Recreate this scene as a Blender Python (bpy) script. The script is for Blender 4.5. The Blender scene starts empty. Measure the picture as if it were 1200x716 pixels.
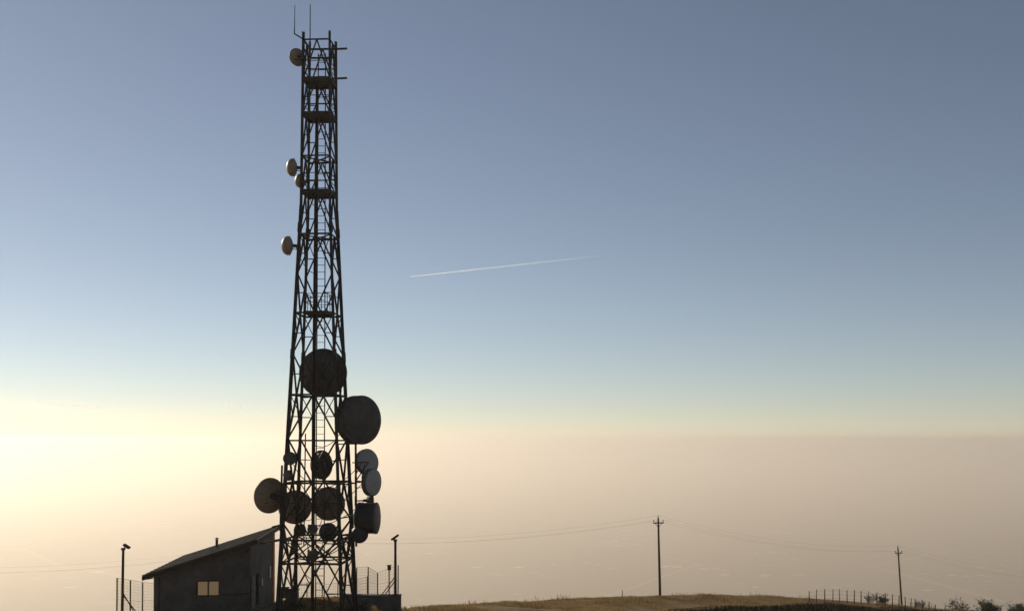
import bpy, bmesh, math, random
import numpy as np
from mathutils import Vector, Matrix

sc = bpy.context.scene
COL = sc.collection
R = math.radians

# ------------------------------------------------------------------ camera
FPX, PITCH, EYE, HZ = 1200.0, R(1.2), 9.5, 515.0      # focal length in photo pixels, eye height, eye-level row
SH = HZ - 358 - FPX * math.tan(PITCH)
cam = bpy.data.objects.new('camera', bpy.data.cameras.new('camera'))
COL.objects.link(cam)
cam.location = (0, 0, EYE)
cam.rotation_euler = (R(90) + PITCH, 0, 0)
cam.data.sensor_width = 36
cam.data.lens = FPX / 1200 * 36
cam.data.shift_y = SH / 1200
cam.data.clip_start = 0.5
cam.data.clip_end = 400000
sc.camera = cam

# ------------------------------------------------------------------ sky, sun, exposure
SUN_EL, SUN_AZ = 22.0, -44.0
world = bpy.data.worlds.new('World')
sc.world = world
world.use_nodes = True
wn = world.node_tree
sky = wn.nodes.new('ShaderNodeTexSky')
sky.sky_type = 'NISHITA'
sky.sun_disc = False
sky.sun_elevation = R(SUN_EL)
sky.sun_rotation = R(SUN_AZ)
sky.air_density = 1.05
sky.dust_density = 0.6
sky.ozone_density = 1.9
sky.altitude = 3000
# uniform colour grade on the sky: a little paler and warmer than the clear-sky model, the same in every direction
pale, warm = wn.nodes.new('ShaderNodeHueSaturation'), wn.nodes.new('ShaderNodeMix')
pale.inputs['Saturation'].default_value = 0.84
warm.data_type, warm.blend_type = 'RGBA', 'MULTIPLY'
warm.inputs['Factor'].default_value = 1
warm.inputs['B'].default_value = (1.08, 0.975, 0.88, 1)
wn.links.new(sky.outputs[0], pale.inputs['Color'])
wn.links.new(pale.outputs[0], warm.inputs['A'])
wn.links.new(warm.outputs['Result'], wn.nodes['Background'].inputs[0])
wn.nodes['Background'].inputs[1].default_value = 0.092
sun = bpy.data.objects.new('sun', bpy.data.lights.new('sun', 'SUN'))
COL.objects.link(sun)
sun.data.energy = 5.0
sun.data.angle = R(0.5)
sun.data.color = (1, 0.9, 0.7)
sdir = Vector((math.sin(R(SUN_AZ)) * math.cos(R(SUN_EL)), math.cos(R(SUN_AZ)) * math.cos(R(SUN_EL)), math.sin(R(SUN_EL))))
sun.rotation_euler = sdir.to_track_quat('Z', 'Y').to_euler()
sc.view_settings.view_transform = 'Standard'
sc.view_settings.look = 'None'
sc.view_settings.exposure = -0.13
sc.view_settings.gamma = 1
sc.cycles.use_denoising = True
sc.cycles.max_bounces = 8
sc.cycles.volume_bounces = 3
sc.cycles.transparent_max_bounces = 16

rnd = random.Random(7)
rng = np.random.default_rng(7)


def W(px, py, Y):
    """photo pixel (1200x716) at depth Y in metres -> world point"""
    u, v = (px - 600) / FPX, -(py - 358 - SH) / FPX
    d = Vector((u, math.cos(PITCH) - v * math.sin(PITCH), math.sin(PITCH) + v * math.cos(PITCH)))
    return Vector((0, 0, EYE)) + d * (Y / d.y)


# ------------------------------------------------------------------ materials
def material(name, col, rough=0.8, metal=0.0, var=0.25, scale=3.0, col2=None, bump=0.0, bscale=30.0, spec=0.3):
    m = bpy.data.materials.new(name)
    m.use_nodes = True
    n, l = m.node_tree.nodes, m.node_tree.links
    b = n['Principled BSDF']
    b.inputs['Roughness'].default_value = rough
    b.inputs['Metallic'].default_value = metal
    b.inputs['Specular IOR Level'].default_value = spec
    tc = n.new('ShaderNodeTexCoord')
    nz = n.new('ShaderNodeTexNoise')
    nz.inputs['Scale'].default_value = scale
    nz.inputs['Detail'].default_value = 6
    nz.inputs['Roughness'].default_value = 0.65
    l.new(tc.outputs['Object'], nz.inputs['Vector'])
    rp = n.new('ShaderNodeValToRGB')
    rp.color_ramp.elements[0].position = 0.32
    rp.color_ramp.elements[1].position = 0.68
    c2 = col2 or tuple(min(1, c * (1 + var)) for c in col)
    c1 = tuple(c * (1 - var) for c in col) if col2 is None else col
    rp.color_ramp.elements[0].color = (*c1, 1)
    rp.color_ramp.elements[1].color = (*c2, 1)
    l.new(nz.outputs['Fac'], rp.inputs['Fac'])
    l.new(rp.outputs['Color'], b.inputs['Base Color'])
    if bump:
        nb = n.new('ShaderNodeTexNoise')
        nb.inputs['Scale'].default_value = bscale
        nb.inputs['Detail'].default_value = 4
        l.new(tc.outputs['Object'], nb.inputs['Vector'])
        bp = n.new('ShaderNodeBump')
        bp.inputs['Strength'].default_value = bump
        bp.inputs['Distance'].default_value = 0.03
        l.new(nb.outputs['Fac'], bp.inputs['Height'])
        l.new(bp.outputs['Normal'], b.inputs['Normal'])
    return m


M = {}
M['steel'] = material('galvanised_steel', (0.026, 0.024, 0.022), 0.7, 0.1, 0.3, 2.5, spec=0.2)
M['steel_rust'] = material('rusty_steel', (0.06, 0.045, 0.035), 0.8, 0.0, 0, 3.0, (0.14, 0.075, 0.035))
M['grating'] = material('grating', (0.03, 0.027, 0.024), 0.8, 0.1, 0.3, 4)
M['cable'] = material('cable_rubber', (0.018, 0.017, 0.016), 0.95, 0, 0.2, 3, spec=0.03)
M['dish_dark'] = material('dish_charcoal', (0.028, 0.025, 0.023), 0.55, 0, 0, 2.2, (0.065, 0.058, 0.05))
M['dish_grey'] = material('dish_grey', (0.1, 0.092, 0.082), 0.5, 0, 0.25, 1.8)
M['dish_pale'] = material('dish_pale', (0.27, 0.26, 0.25), 0.5, 0, 0.12, 1.5)
M['dish_tan'] = material('dish_tan', (0.24, 0.19, 0.14), 0.55, 0, 0.2, 1.8)
M['dish_warm_lit'] = material('dish_warm_lit', (0.12, 0.09, 0.06), 0.45, 0, 0, 1.3, (0.26, 0.175, 0.1))  # browner than the grey dishes: warm haze light put into the colour
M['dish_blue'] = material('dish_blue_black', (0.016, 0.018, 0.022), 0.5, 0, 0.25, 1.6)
M['plaster'] = material('plaster', (0.05, 0.046, 0.044), 0.92, 0, 0, 1.1, (0.115, 0.106, 0.1), bump=0.6, bscale=9)
M['roof'] = material('roof_sheet', (0.04, 0.033, 0.028), 0.6, 0.0, 0, 1.2, (0.09, 0.07, 0.055), spec=0.4)
M['fascia'] = material('fascia_wood', (0.025, 0.017, 0.012), 0.8, 0, 0.3, 3)
M['wood'] = material('weathered_wood', (0.05, 0.036, 0.025), 0.9, 0, 0.35, 5, bump=0.4)
M['door'] = material('door_paint', (0.12, 0.105, 0.085), 0.7, 0, 0.2, 3)
M['pole_wood'] = material('pole_wood', (0.05, 0.036, 0.024), 0.9, 0, 0.3, 4, bump=0.4)
M['concrete'] = material('concrete', (0.1, 0.095, 0.088), 0.95, 0, 0.3, 1.3, bump=0.5, bscale=18)
M['post'] = material('fence_post_paint', (0.17, 0.14, 0.09), 0.8, 0.1, 0.3, 5)
M['wire'] = material('wire', (0.2, 0.17, 0.12), 0.6, 0.3, 0.2, 5)
M['white_box'] = material('white_plastic', (0.3, 0.28, 0.25), 0.5, 0, 0.08, 4)
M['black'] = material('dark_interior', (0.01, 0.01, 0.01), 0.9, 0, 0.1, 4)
M['ochre_strip'] = material('ochre_colour', (0.3, 0.13, 0.05), 0.85, 0, 0.3, 2)
M['lamp'] = material('lamp_housing', (0.03, 0.03, 0.03), 0.5, 0.3, 0.2, 4)
M['lens'] = material('lamp_glass', (0.35, 0.36, 0.37), 0.15, 0, 0.05, 4, spec=0.6)
M['bark'] = material('shrub_bark', (0.045, 0.033, 0.022), 0.95, 0, 0.3, 8)
M['leaf'] = material('dry_leaf', (0.055, 0.045, 0.025), 0.9, 0, 0.4, 3)
M['leaf_dark'] = material('dark_leaf', (0.03, 0.035, 0.018), 0.85, 0, 0.4, 3)
M['grass'] = material('dry_grass', (0.16, 0.105, 0.048), 0.95, 0, 0, 0.35, (0.36, 0.24, 0.11), spec=0.1)
gn = M['grass'].node_tree
gt, gm = gn.nodes.new('ShaderNodeBsdfTranslucent'), gn.nodes.new('ShaderNodeMixShader')
gm.inputs[0].default_value = 0.4
gn.links.new(gn.nodes['Color Ramp'].outputs[0], gt.inputs[0])
gn.links.new(gn.nodes['Principled BSDF'].outputs[0], gm.inputs[1]); gn.links.new(gt.outputs[0], gm.inputs[2])
gn.links.new(gm.outputs[0], gn.nodes['Material Output'].inputs['Surface'])
M['heath'] = material('dark_heath', (0.03, 0.022, 0.014), 0.95, 0, 0, 0.6, (0.06, 0.042, 0.022))

# added ochre glow behind the panes, standing in for reflected light on the glass
m = bpy.data.materials.new('added_window_glow')
m.use_nodes = True
n, l = m.node_tree.nodes, m.node_tree.links
b = n['Principled BSDF']
tc = n.new('ShaderNodeTexCoord')
wv = n.new('ShaderNodeTexWave')
wv.inputs['Scale'].default_value = 3
wv.inputs['Distortion'].default_value = 3
l.new(tc.outputs['Object'], wv.inputs['Vector'])
rp = n.new('ShaderNodeValToRGB')
rp.color_ramp.elements[0].color = (0.38, 0.26, 0.14, 1)
rp.color_ramp.elements[1].color = (0.5, 0.35, 0.2, 1)
l.new(wv.outputs['Fac'], rp.inputs['Fac'])
l.new(rp.outputs['Color'], b.inputs['Base Color'])
l.new(rp.outputs['Color'], b.inputs['Emission Color'])
b.inputs['Emission Strength'].default_value = 0.26
b.inputs['Roughness'].default_value = 0.9
M['glow_sheet'] = m

m = bpy.data.materials.new('pane_glass')
m.use_nodes = True
n, l = m.node_tree.nodes, m.node_tree.links
n.remove(n['Principled BSDF'])
tr, gl, mx, fr = n.new('ShaderNodeBsdfTransparent'), n.new('ShaderNodeBsdfGlossy'), n.new('ShaderNodeMixShader'), n.new('ShaderNodeFresnel')
gl.inputs['Roughness'].default_value = 0.03
l.new(fr.outputs[0], mx.inputs[0]); l.new(tr.outputs[0], mx.inputs[1]); l.new(gl.outputs[0], mx.inputs[2])
l.new(mx.outputs[0], n['Material Output'].inputs['Surface'])
M['glass'] = m


def contrail_material(name, alpha, fade):
    m = bpy.data.materials.new(name)
    m.use_nodes = True
    n, l = m.node_tree.nodes, m.node_tree.links
    n.remove(n['Principled BSDF'])
    tr, df, tl, ad, mx = (n.new('ShaderNodeBsdfTransparent'), n.new('ShaderNodeBsdfDiffuse'), n.new('ShaderNodeBsdfTranslucent'),
                          n.new('ShaderNodeMixShader'), n.new('ShaderNodeMixShader'))
    df.inputs[0].default_value = tl.inputs[0].default_value = (0.95, 0.95, 0.95, 1)
    l.new(df.outputs[0], ad.inputs[1]); l.new(tl.outputs[0], ad.inputs[2])
    ad.inputs[0].default_value = 0.9
    uv = n.new('ShaderNodeTexCoord')
    sp = n.new('ShaderNodeSeparateXYZ')
    l.new(uv.outputs['Generated'], sp.inputs[0])
    rp = n.new('ShaderNodeValToRGB')
    e = rp.color_ramp.elements
    while len(e) < len(fade):
        e.new(0.5)
    for i, (p, v) in enumerate(fade):
        e[i].position = p
        e[i].color = (v, v, v, 1)
    l.new(sp.outputs['X'], rp.inputs[0])
    nz = n.new('ShaderNodeTexNoise')
    nz.inputs['Scale'].default_value = 14
    nz.inputs['Detail'].default_value = 5
    l.new(uv.outputs['Generated'], nz.inputs['Vector'])
    lw = n.new('ShaderNodeLayerWeight')
    lw.inputs[0].default_value = 0.5
    inv = n.new('ShaderNodeMath'); inv.operation = 'SUBTRACT'; inv.inputs[0].default_value = 1
    l.new(lw.outputs['Facing'], inv.inputs[1])
    m1 = n.new('ShaderNodeMath'); m1.operation = 'MULTIPLY'
    m2 = n.new('ShaderNodeMath'); m2.operation = 'MULTIPLY'
    m3 = n.new('ShaderNodeMath'); m3.operation = 'MULTIPLY'; m3.inputs[1].default_value = alpha * 1.6
    l.new(rp.outputs[0], m1.inputs[0]); l.new(nz.outputs['Fac'], m1.inputs[1])
    l.new(m1.outputs[0], m2.inputs[0]); l.new(inv.outputs[0], m2.inputs[1])
    l.new(m2.outputs[0], m3.inputs[0])
    l.new(m3.outputs[0], mx.inputs[0]); l.new(tr.outputs[0], mx.inputs[1]); l.new(ad.outputs[0], mx.inputs[2])
    l.new(mx.outputs[0], n['Material Output'].inputs['Surface'])
    return m


# ------------------------------------------------------------------ mesh helpers
class MB:
    def __init__(s):
        s.v, s.f = [], []

    def add(s, vs, fs):
        o = len(s.v)
        s.v += [tuple(p) for p in vs]
        s.f += [tuple(i + o for i in f) for f in fs]

    def box(s, c, size, rot=None):
        c = Vector(c)
        vs = [Vector((x * size[0] / 2, y * size[1] / 2, z * size[2] / 2)) for x in (-1, 1) for y in (-1, 1) for z in (-1, 1)]
        if rot is not None:
            vs = [rot @ p for p in vs]
        s.add([p + c for p in vs], [(0, 1, 3, 2), (4, 6, 7, 5), (0, 4, 5, 1), (2, 3, 7, 6), (0, 2, 6, 4), (1, 5, 7, 3)])

    def hexa(s, p):      # 8 points: lower 4 then upper 4, both counter-clockwise
        s.add(p, [(3, 2, 1, 0), (4, 5, 6, 7), (0, 1, 5, 4), (1, 2, 6, 5), (2, 3, 7, 6), (3, 0, 4, 7)])

    def prism(s, a, b, prof, ref=None):
        a, b = Vector(a), Vector(b)
        d = (b - a).normalized()
        ref = Vector(ref) if ref is not None else (Vector((0, 0, 1)) if abs(d.z) < 0.9 else Vector((0, 1, 0)))
        x = d.cross(ref).normalized()
        y = x.cross(d).normalized()
        k = len(prof)
        s.add([a + x * p[0] + y * p[1] for p in prof] + [b + x * p[0] + y * p[1] for p in prof],
              [tuple(range(k - 1, -1, -1)), tuple(range(k, 2 * k))] + [(i, (i + 1) % k, k + (i + 1) % k, k + i) for i in range(k)])

    def bar(s, a, b, w, h=None, ref=None):
        h = h or w
        s.prism(a, b, [(-w / 2, -h / 2), (w / 2, -h / 2), (w / 2, h / 2), (-w / 2, h / 2)], ref)

    def angle(s, a, b, w, t, ref=None):      # L profile
        s.prism(a, b, [(-w / 2, -w / 2), (w / 2, -w / 2), (w / 2, -w / 2 + t), (-w / 2 + t, -w / 2 + t), (-w / 2 + t, w / 2), (-w / 2, w / 2)], ref)

    def tube(s, pts, r, k=6, cap=True):
        pts = [Vector(p) for p in pts]
        rs = r if isinstance(r, (list, tuple)) else [r] * len(pts)
        o = len(s.v)
        px = None
        for i, p in enumerate(pts):
            d = (pts[min(i + 1, len(pts) - 1)] - pts[max(i - 1, 0)]).normalized()
            ref = Vector((0, 0, 1)) if abs(d.z) < 0.9 else Vector((0, 1, 0))
            x = d.cross(ref).normalized() if px is None else (px - d * px.dot(d)).normalized()
            px = x
            y = x.cross(d)
            for j in range(k):
                a = 2 * math.pi * j / k
                s.v.append(tuple(p + (x * math.cos(a) + y * math.sin(a)) * rs[i]))
        for i in range(len(pts) - 1):
            for j in range(k):
                s.f.append((o + i * k + j, o + (i + 1) * k + j, o + (i + 1) * k + (j + 1) % k, o + i * k + (j + 1) % k))
        if cap:
            s.f.append(tuple(o + j for j in range(k)))
            s.f.append(tuple(o + (len(pts) - 1) * k + j for j in range(k - 1, -1, -1)))

    def lathe(s, prof, k, T):      # prof: (x along axis, radius); axis is local +X; T: 4x4 matrix
        o = len(s.v)
        for x, r in prof:
            for j in range(k):
                a = 2 * math.pi * j / k
                s.v.append(tuple(T @ Vector((x, r * math.cos(a), r * math.sin(a)))))
        for i in range(len(prof) - 1):
            for j in range(k):
                s.f.append((o + i * k + j, o + i * k + (j + 1) % k, o + (i + 1) * k + (j + 1) % k, o + (i + 1) * k + j))

    def build(s, name, mat, parent=None, smooth=False, bevel=0.0):
        me = bpy.data.meshes.new(name)
        me.from_pydata(s.v, [], s.f)
        me.validate()
        bm = bmesh.new()
        bm.from_mesh(me)
        bmesh.ops.recalc_face_normals(bm, faces=bm.faces)
        bm.to_mesh(me)
        bm.free()
        o = bpy.data.objects.new(name, me)
        COL.objects.link(o)
        me.materials.append(M[mat] if isinstance(mat, str) else mat)
        if smooth:
            me.polygons.foreach_set('use_smooth', [True] * len(me.polygons))
            md = o.modifiers.new('edges', 'EDGE_SPLIT')
            md.split_angle = R(38)
        if bevel:
            md = o.modifiers.new('bevel', 'BEVEL')
            md.width = bevel
            md.segments = 1
        if parent is not None:
            o.parent = parent
            o.matrix_parent_inverse = parent.matrix_world.inverted() if parent.type != 'EMPTY' else Matrix.Translation(-parent.location)
        return o


def tag(o, label=None, cat=None, group=None, kind=None):
    if label: o['label'] = label
    if cat: o['category'] = cat
    if group: o['group'] = group
    if kind: o['kind'] = kind
    return o


def thing(name, label, cat, loc, group=None):
    o = bpy.data.objects.new(name, None)
    COL.objects.link(o)
    o.empty_display_size = 0.2
    o.location = loc
    return tag(o, label, cat, group)


def lerp(a, b, t):
    return a + (b - a) * t


def interp(x, xs, ys):
    return float(np.interp(x, xs, ys))


def fbm(x, y, seed=0):
    v, a = 0, 1.0
    for k, f in enumerate((0.05, 0.13, 0.31, 0.77)):
        v = v + a * np.sin(x * f + 1.7 * k + seed + 1.3 * np.sin(y * f * 0.8 + k)) * np.cos(y * f * 1.1 - 0.9 * k + seed * 2 + np.sin(x * f * 0.7))
        a *= 0.5
    return v


# ------------------------------------------------------------------ terrain
# crest of the summit meadow along each bearing: row in the photograph and distance
CX = [-900, -200, 130, 180, 250, 330, 345, 405, 470, 480, 560, 640, 700, 773, 840, 900, 940, 1000, 1057, 1090, 1120, 1160, 1200, 1500, 2200]
CP = [745, 738, 730, 723, 716, 702.5, 700, 699, 712, 712.5, 707, 703.5, 700.5, 697.3, 696.8, 698.5, 700.5, 704.5, 709.5, 712, 714.5, 716, 717.5, 726, 745]
CD = [60, 62, 64, 67, 68, 67, 64, 63, 70, 84, 92, 102, 110, 118, 126, 134, 140, 150, 159, 163, 166, 170, 172, 180, 180]
# near bank in front of it (dark heath)
BX = [-900, 600, 700, 760, 800, 850, 900, 950, 1000, 1060, 1120, 1200, 1500, 2200]
BP = [790, 760, 733, 715.5, 712.5, 710, 709, 708.7, 709.5, 713, 717, 721, 735, 780]
BD = [48, 60, 66, 70, 72, 75, 78, 82, 88, 94, 98, 100, 100, 90]


def rowz(py, Y):
    return EYE - (py - HZ) / FPX * Y


def ground_z(t, Y):
    """t = bearing as photo column; Y = distance; numpy-friendly"""
    t = np.asarray(t, float); Y = np.asarray(Y, float)
    cd, cp = np.interp(t, CX, CD), np.interp(t, CX, CP)
    zc = rowz(cp, cd)
    bd, bp = np.interp(t, BX, BD), np.interp(t, BX, BP)
    zb = rowz(bp, bd)
    flat = np.clip((500 - t) / 60, 0, 1)           # the compound terrace, level at z = 0
    ny = 44.0
    zn = np.full_like(t, EYE - 1.7 - 0.195 * ny) * (1 - flat) + flat * (-0.12)
    zcam = EYE - 1.65
    # before the bank: from the camera's knoll down to the bank; then a hollow; then the crest
    a = np.clip(Y / ny, -3, 1)
    z0 = zcam + (zn - zcam) * np.where(a < 0, a * 0.35, a)
    q = np.clip((Y - ny) / np.maximum(bd - ny, 1), 0, 1)
    zbb = np.where(flat > 0, lerp(zb, -0.12, flat), zb)
    z1 = zn + (zbb - zn) * q
    bd2 = bd
    q2 = np.clip((Y - bd2) / np.maximum(cd - bd2, 1), 0, 1)
    dip = 1.1 * np.sin(np.pi * q2) * (1 - flat) * np.clip((t - 720) / 60, 0, 1)
    z2 = zbb + (zc - zbb) * (q2 ** 0.9) - dip
    z = np.where(Y < ny, z0, np.where(Y < bd2, z1, z2))
    beyond = np.maximum(Y - cd, 0)
    fall = 0.16 * beyond + 0.25 * beyond * np.clip(beyond / 120, 0, 1)
    z = np.where(Y > cd, zc - fall, z)
    return z


def gz(x, Y):
    return float(ground_z(np.array([600 + FPX * x / Y]), np.array([Y]))[0])


cols = np.unique(np.concatenate([np.linspace(-900, -100, 20), np.linspace(-100, 1300, 281), np.linspace(1300, 2200, 24)]))
rows = np.unique(np.concatenate([np.array([4, 8, 14, 20, 28, 36]), np.linspace(40, 190, 151), np.linspace(195, 400, 30), np.linspace(420, 2900, 40)]))
TT, YY = np.meshgrid(cols, rows)
ZZ = ground_z(TT, YY)
XX = (TT - 600) / FPX * YY
vis = np.clip((YY - 55) / 30, 0, 1) * np.clip((TT - 480) / 40, 0, 1)
ZZ = ZZ + 0.10 * fbm(XX * 6, YY * 6, 1) * vis
ZZ = np.maximum(ZZ, -1003)
nr, nc = TT.shape
verts = np.stack([XX.ravel(), YY.ravel(), ZZ.ravel()], 1)
idx = np.arange(nr * nc).reshape(nr, nc)
faces = np.stack([idx[:-1, :-1].ravel(), idx[:-1, 1:].ravel(), idx[1:, 1:].ravel(), idx[1:, :-1].ravel()], 1)
# knoll the photographer stands on, behind and around the camera
kn = [(-60, -40, 4), (60, -40, 4)]
me = bpy.data.meshes.new('hillside')
vl = verts.tolist()
base = len(vl)
first = idx[0]
for k_, yy in enumerate((0, -20, -60, -200, -1200)):
    for j, t in enumerate(cols):
        x4 = XX[0, j]
        vl.append((x4 * (1 + 1.2 * (k_ + 1)) * (1 if k_ < 3 else 4 ** (k_ - 2)), yy, [7.6, 6.0, 0, -60, -1003][k_]))
fl = faces.tolist()
prev = list(first)
for k_ in range(5):
    cur = [base + k_ * nc + j for j in range(nc)]
    for j in range(nc - 1):
        fl.append((cur[j], cur[j + 1], prev[j + 1], prev[j]))
    prev = cur
me.from_pydata(vl, [], fl)
me.polygons.foreach_set('use_smooth', [True] * len(me.polygons))
hill = bpy.data.objects.new('hillside', me)
COL.objects.link(hill)
tag(hill, kind='structure')

m = bpy.data.materials.new('meadow_soil')
m.use_nodes = True
n, l = m.node_tree.nodes, m.node_tree.links
b = n['Principled BSDF']
b.inputs['Roughness'].default_value = 0.95
b.inputs['Specular IOR Level'].default_value = 0.1
tc = n.new('ShaderNodeTexCoord')
nz = n.new('ShaderNodeTexNoise'); nz.inputs['Scale'].default_value = 0.25; nz.inputs['Detail'].default_value = 8; nz.inputs['Roughness'].default_value = 0.7
l.new(tc.outputs['Object'], nz.inputs['Vector'])
rp = n.new('ShaderNodeValToRGB')
rp.color_ramp.elements[0].position = 0.35; rp.color_ramp.elements[1].position = 0.65
rp.color_ramp.elements[0].color = (0.1, 0.066, 0.032, 1); rp.color_ramp.elements[1].color = (0.21, 0.135, 0.062, 1)
l.new(nz.outputs['Fac'], rp.inputs['Fac'])
# heath and bare dark soil grow on the bank: mapped by a painted attribute
at = n.new('ShaderNodeAttribute'); at.attribute_name = 'heath'
nz2 = n.new('ShaderNodeTexNoise'); nz2.inputs['Scale'].default_value = 1.1; nz2.inputs['Detail'].default_value = 5
l.new(tc.outputs['Object'], nz2.inputs['Vector'])
ad = n.new('ShaderNodeMath'); ad.operation = 'MULTIPLY_ADD'; ad.inputs[1].default_value = 0.5; l.new(nz2.outputs['Fac'], ad.inputs[0]); l.new(at.outputs['Fac'], ad.inputs[2])
st = n.new('ShaderNodeMapRange'); st.inputs['From Min'].default_value = 0.68; st.inputs['From Max'].default_value = 0.85
l.new(ad.outputs[0], st.inputs['Value'])
mx = n.new('ShaderNodeMix'); mx.data_type = 'RGBA'
l.new(st.outputs[0], mx.inputs['Factor']); l.new(rp.outputs['Color'], mx.inputs['A'])
mx.inputs['B'].default_value = (0.03, 0.022, 0.014, 1)
l.new(mx.outputs['Result'], b.inputs['Base Color'])
me.materials.append(m)


def heath_mask(t, Y):
    bd = np.interp(t, BX, BD)
    return np.clip((bd + 1.0 - Y) / 1.5, 0, 1) * np.clip((t - 730) / 40, 0, 1)


hv = np.zeros(len(vl))
hv[:nr * nc] = heath_mask(TT, YY).ravel()
at_ = me.attributes.new('heath', 'FLOAT', 'POINT')
at_.data.foreach_set('value', hv)

# far plain with fields, tracks and mist-pale patches
pl = MB()
S = 95000
pl.add([(-S, -S, -1000), (S, -S, -1000), (S, S, -1000), (-S, S, -1000)], [(0, 1, 2, 3)])
m = bpy.data.materials.new('plain_fields')
m.use_nodes = True
n, l = m.node_tree.nodes, m.node_tree.links
b = n['Principled BSDF']
b.inputs['Roughness'].default_value = 1
b.inputs['Specular IOR Level'].default_value = 0
tc = n.new('ShaderNodeTexCoord')
mp = n.new('ShaderNodeMapping'); mp.inputs['Rotation'].default_value = (0, 0, 0.4)
l.new(tc.outputs['Object'], mp.inputs['Vector'])
vo = n.new('ShaderNodeTexVoronoi'); vo.inputs['Scale'].default_value = 0.0032
l.new(mp.outputs[0], vo.inputs['Vector'])
rp = n.new('ShaderNodeValToRGB')
e = rp.color_ramp.elements
e[0].color = (0.025, 0.022, 0.018, 1); e[1].color = (0.075, 0.058, 0.04, 1)
e.new(0.85).color = (0.05, 0.04, 0.03, 1)
l.new(vo.outputs['Color'], rp.inputs['Fac'])
v2 = n.new('ShaderNodeTexVoronoi'); v2.feature = 'DISTANCE_TO_EDGE'; v2.inputs['Scale'].default_value = 0.00028
l.new(mp.outputs[0], v2.inputs['Vector'])
rr = n.new('ShaderNodeMapRange'); rr.inputs['From Min'].default_value = 0.003; rr.inputs['From Max'].default_value = 0.006; rr.inputs['To Min'].default_value = 0.25; rr.inputs['To Max'].default_value = 0
l.new(v2.outputs['Distance'], rr.inputs['Value'])
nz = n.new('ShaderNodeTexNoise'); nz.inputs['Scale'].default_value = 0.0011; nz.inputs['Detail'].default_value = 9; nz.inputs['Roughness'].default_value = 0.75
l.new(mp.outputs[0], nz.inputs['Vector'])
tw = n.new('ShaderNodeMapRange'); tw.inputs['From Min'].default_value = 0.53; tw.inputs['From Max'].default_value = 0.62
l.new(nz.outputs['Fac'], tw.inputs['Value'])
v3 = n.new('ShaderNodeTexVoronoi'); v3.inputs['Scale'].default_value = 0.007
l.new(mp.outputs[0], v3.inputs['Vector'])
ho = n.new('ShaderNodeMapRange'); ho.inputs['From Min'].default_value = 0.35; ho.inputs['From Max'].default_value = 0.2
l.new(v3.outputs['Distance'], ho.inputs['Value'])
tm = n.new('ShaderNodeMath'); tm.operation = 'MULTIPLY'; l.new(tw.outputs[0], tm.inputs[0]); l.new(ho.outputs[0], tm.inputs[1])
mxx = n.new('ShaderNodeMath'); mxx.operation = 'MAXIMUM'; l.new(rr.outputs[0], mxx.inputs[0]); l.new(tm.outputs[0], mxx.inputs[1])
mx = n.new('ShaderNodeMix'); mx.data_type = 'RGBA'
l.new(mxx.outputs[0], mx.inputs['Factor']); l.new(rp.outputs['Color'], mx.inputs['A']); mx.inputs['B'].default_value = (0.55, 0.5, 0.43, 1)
l.new(mx.outputs['Result'], b.inputs['Base Color'])
plain = tag(pl.build('plain', m), kind='structure')

# ------------------------------------------------------------------ haze (closed box round everything, sky outside)
hz = MB()
hz.box((0, 0, (-1010 + 36) / 2), (210000, 210000, 1046))
m = bpy.data.materials.new('haze_air')
m.use_nodes = True
n, l = m.node_tree.nodes, m.node_tree.links
n.remove(n['Principled BSDF'])
vp = n.new('ShaderNodeVolumePrincipled')
vp.inputs['Color'].default_value = (1.0, 0.9, 0.81, 1)
vp.inputs['Density'].default_value = 1.55e-4
vp.inputs['Anisotropy'].default_value = 0.5
l.new(vp.outputs[0], n['Material Output'].inputs['Volume'])
haze = tag(hz.build('haze', m), 'pale warm haze filling the air over the plain', 'haze', kind='stuff')

# ------------------------------------------------------------------ lattice tower
TY = 54.8
axis0 = W(372.2, 705, TY)
TX = axis0.x
ROT = R(3.0)
ZK, ZT = W(371, 240, TY - 0.8).z, W(371, 37, TY - 0.71).z
WB, WK, WT = 3.42, 1.56, 1.42
dvx, dvy = Vector((math.cos(ROT), -math.sin(ROT), 0)), Vector((math.sin(ROT), math.cos(ROT), 0))


def tw_(z):
    return WB + (WK - WB) * z / ZK if z < ZK else WK + (WT - WK) * (z - ZK) / (ZT - ZK)


def TP(u, v, z):
    """point of the tower: u, v in half widths (-1..1), v = -1 is the near face"""
    h = tw_(z) / 2
    return Vector((TX, TY, z)) + dvx * (u * h) + dvy * (v * h)


def nearz(py):
    z = 10
    for _ in range(6):
        z = W(370, py, TY - tw_(z) / 2).z
    return z


tower = thing('lattice_tower', 'tall dark steel lattice tower carrying dishes beside the shed', 'tower', (TX, TY, 0))
CORN = [(-1, -1), (1, -1), (1, 1), (-1, 1)]
for (u, v) in CORN:
    mb = MB()
    zs = [-0.15, 7, 14, ZK, ZT]
    for a, b_ in zip(zs[:-1], zs[1:]):
        w = 0.19 if b_ <= 7.1 else 0.165 if b_ < ZK - 0.1 else 0.15 if b_ < ZK + 0.1 else 0.125
        p, q = TP(u, v, a), TP(u, v, b_)
        mb.angle(p, q, w, 0.035, ref=(dvy * -1 if (u * v > 0) else dvx) * (1 if True else 1))
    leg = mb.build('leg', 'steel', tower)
    # splice plates on the leg
    for z in (7, 14, ZK - 1.2):
        mb = MB()
        mb.bar(TP(u, v, z - 0.25), TP(u, v, z + 0.25), 0.2)
        mb.build('splice_plate', 'steel', leg)
    mb = MB()
    c = TP(u, v, 0)
    mb.box((c.x, c.y, -0.35), (0.8, 0.8, 0.5))
    mb.build('footing', 'concrete', tower)

FACES = [(CORN[i], CORN[(i + 1) % 4]) for i in range(4)]


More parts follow.
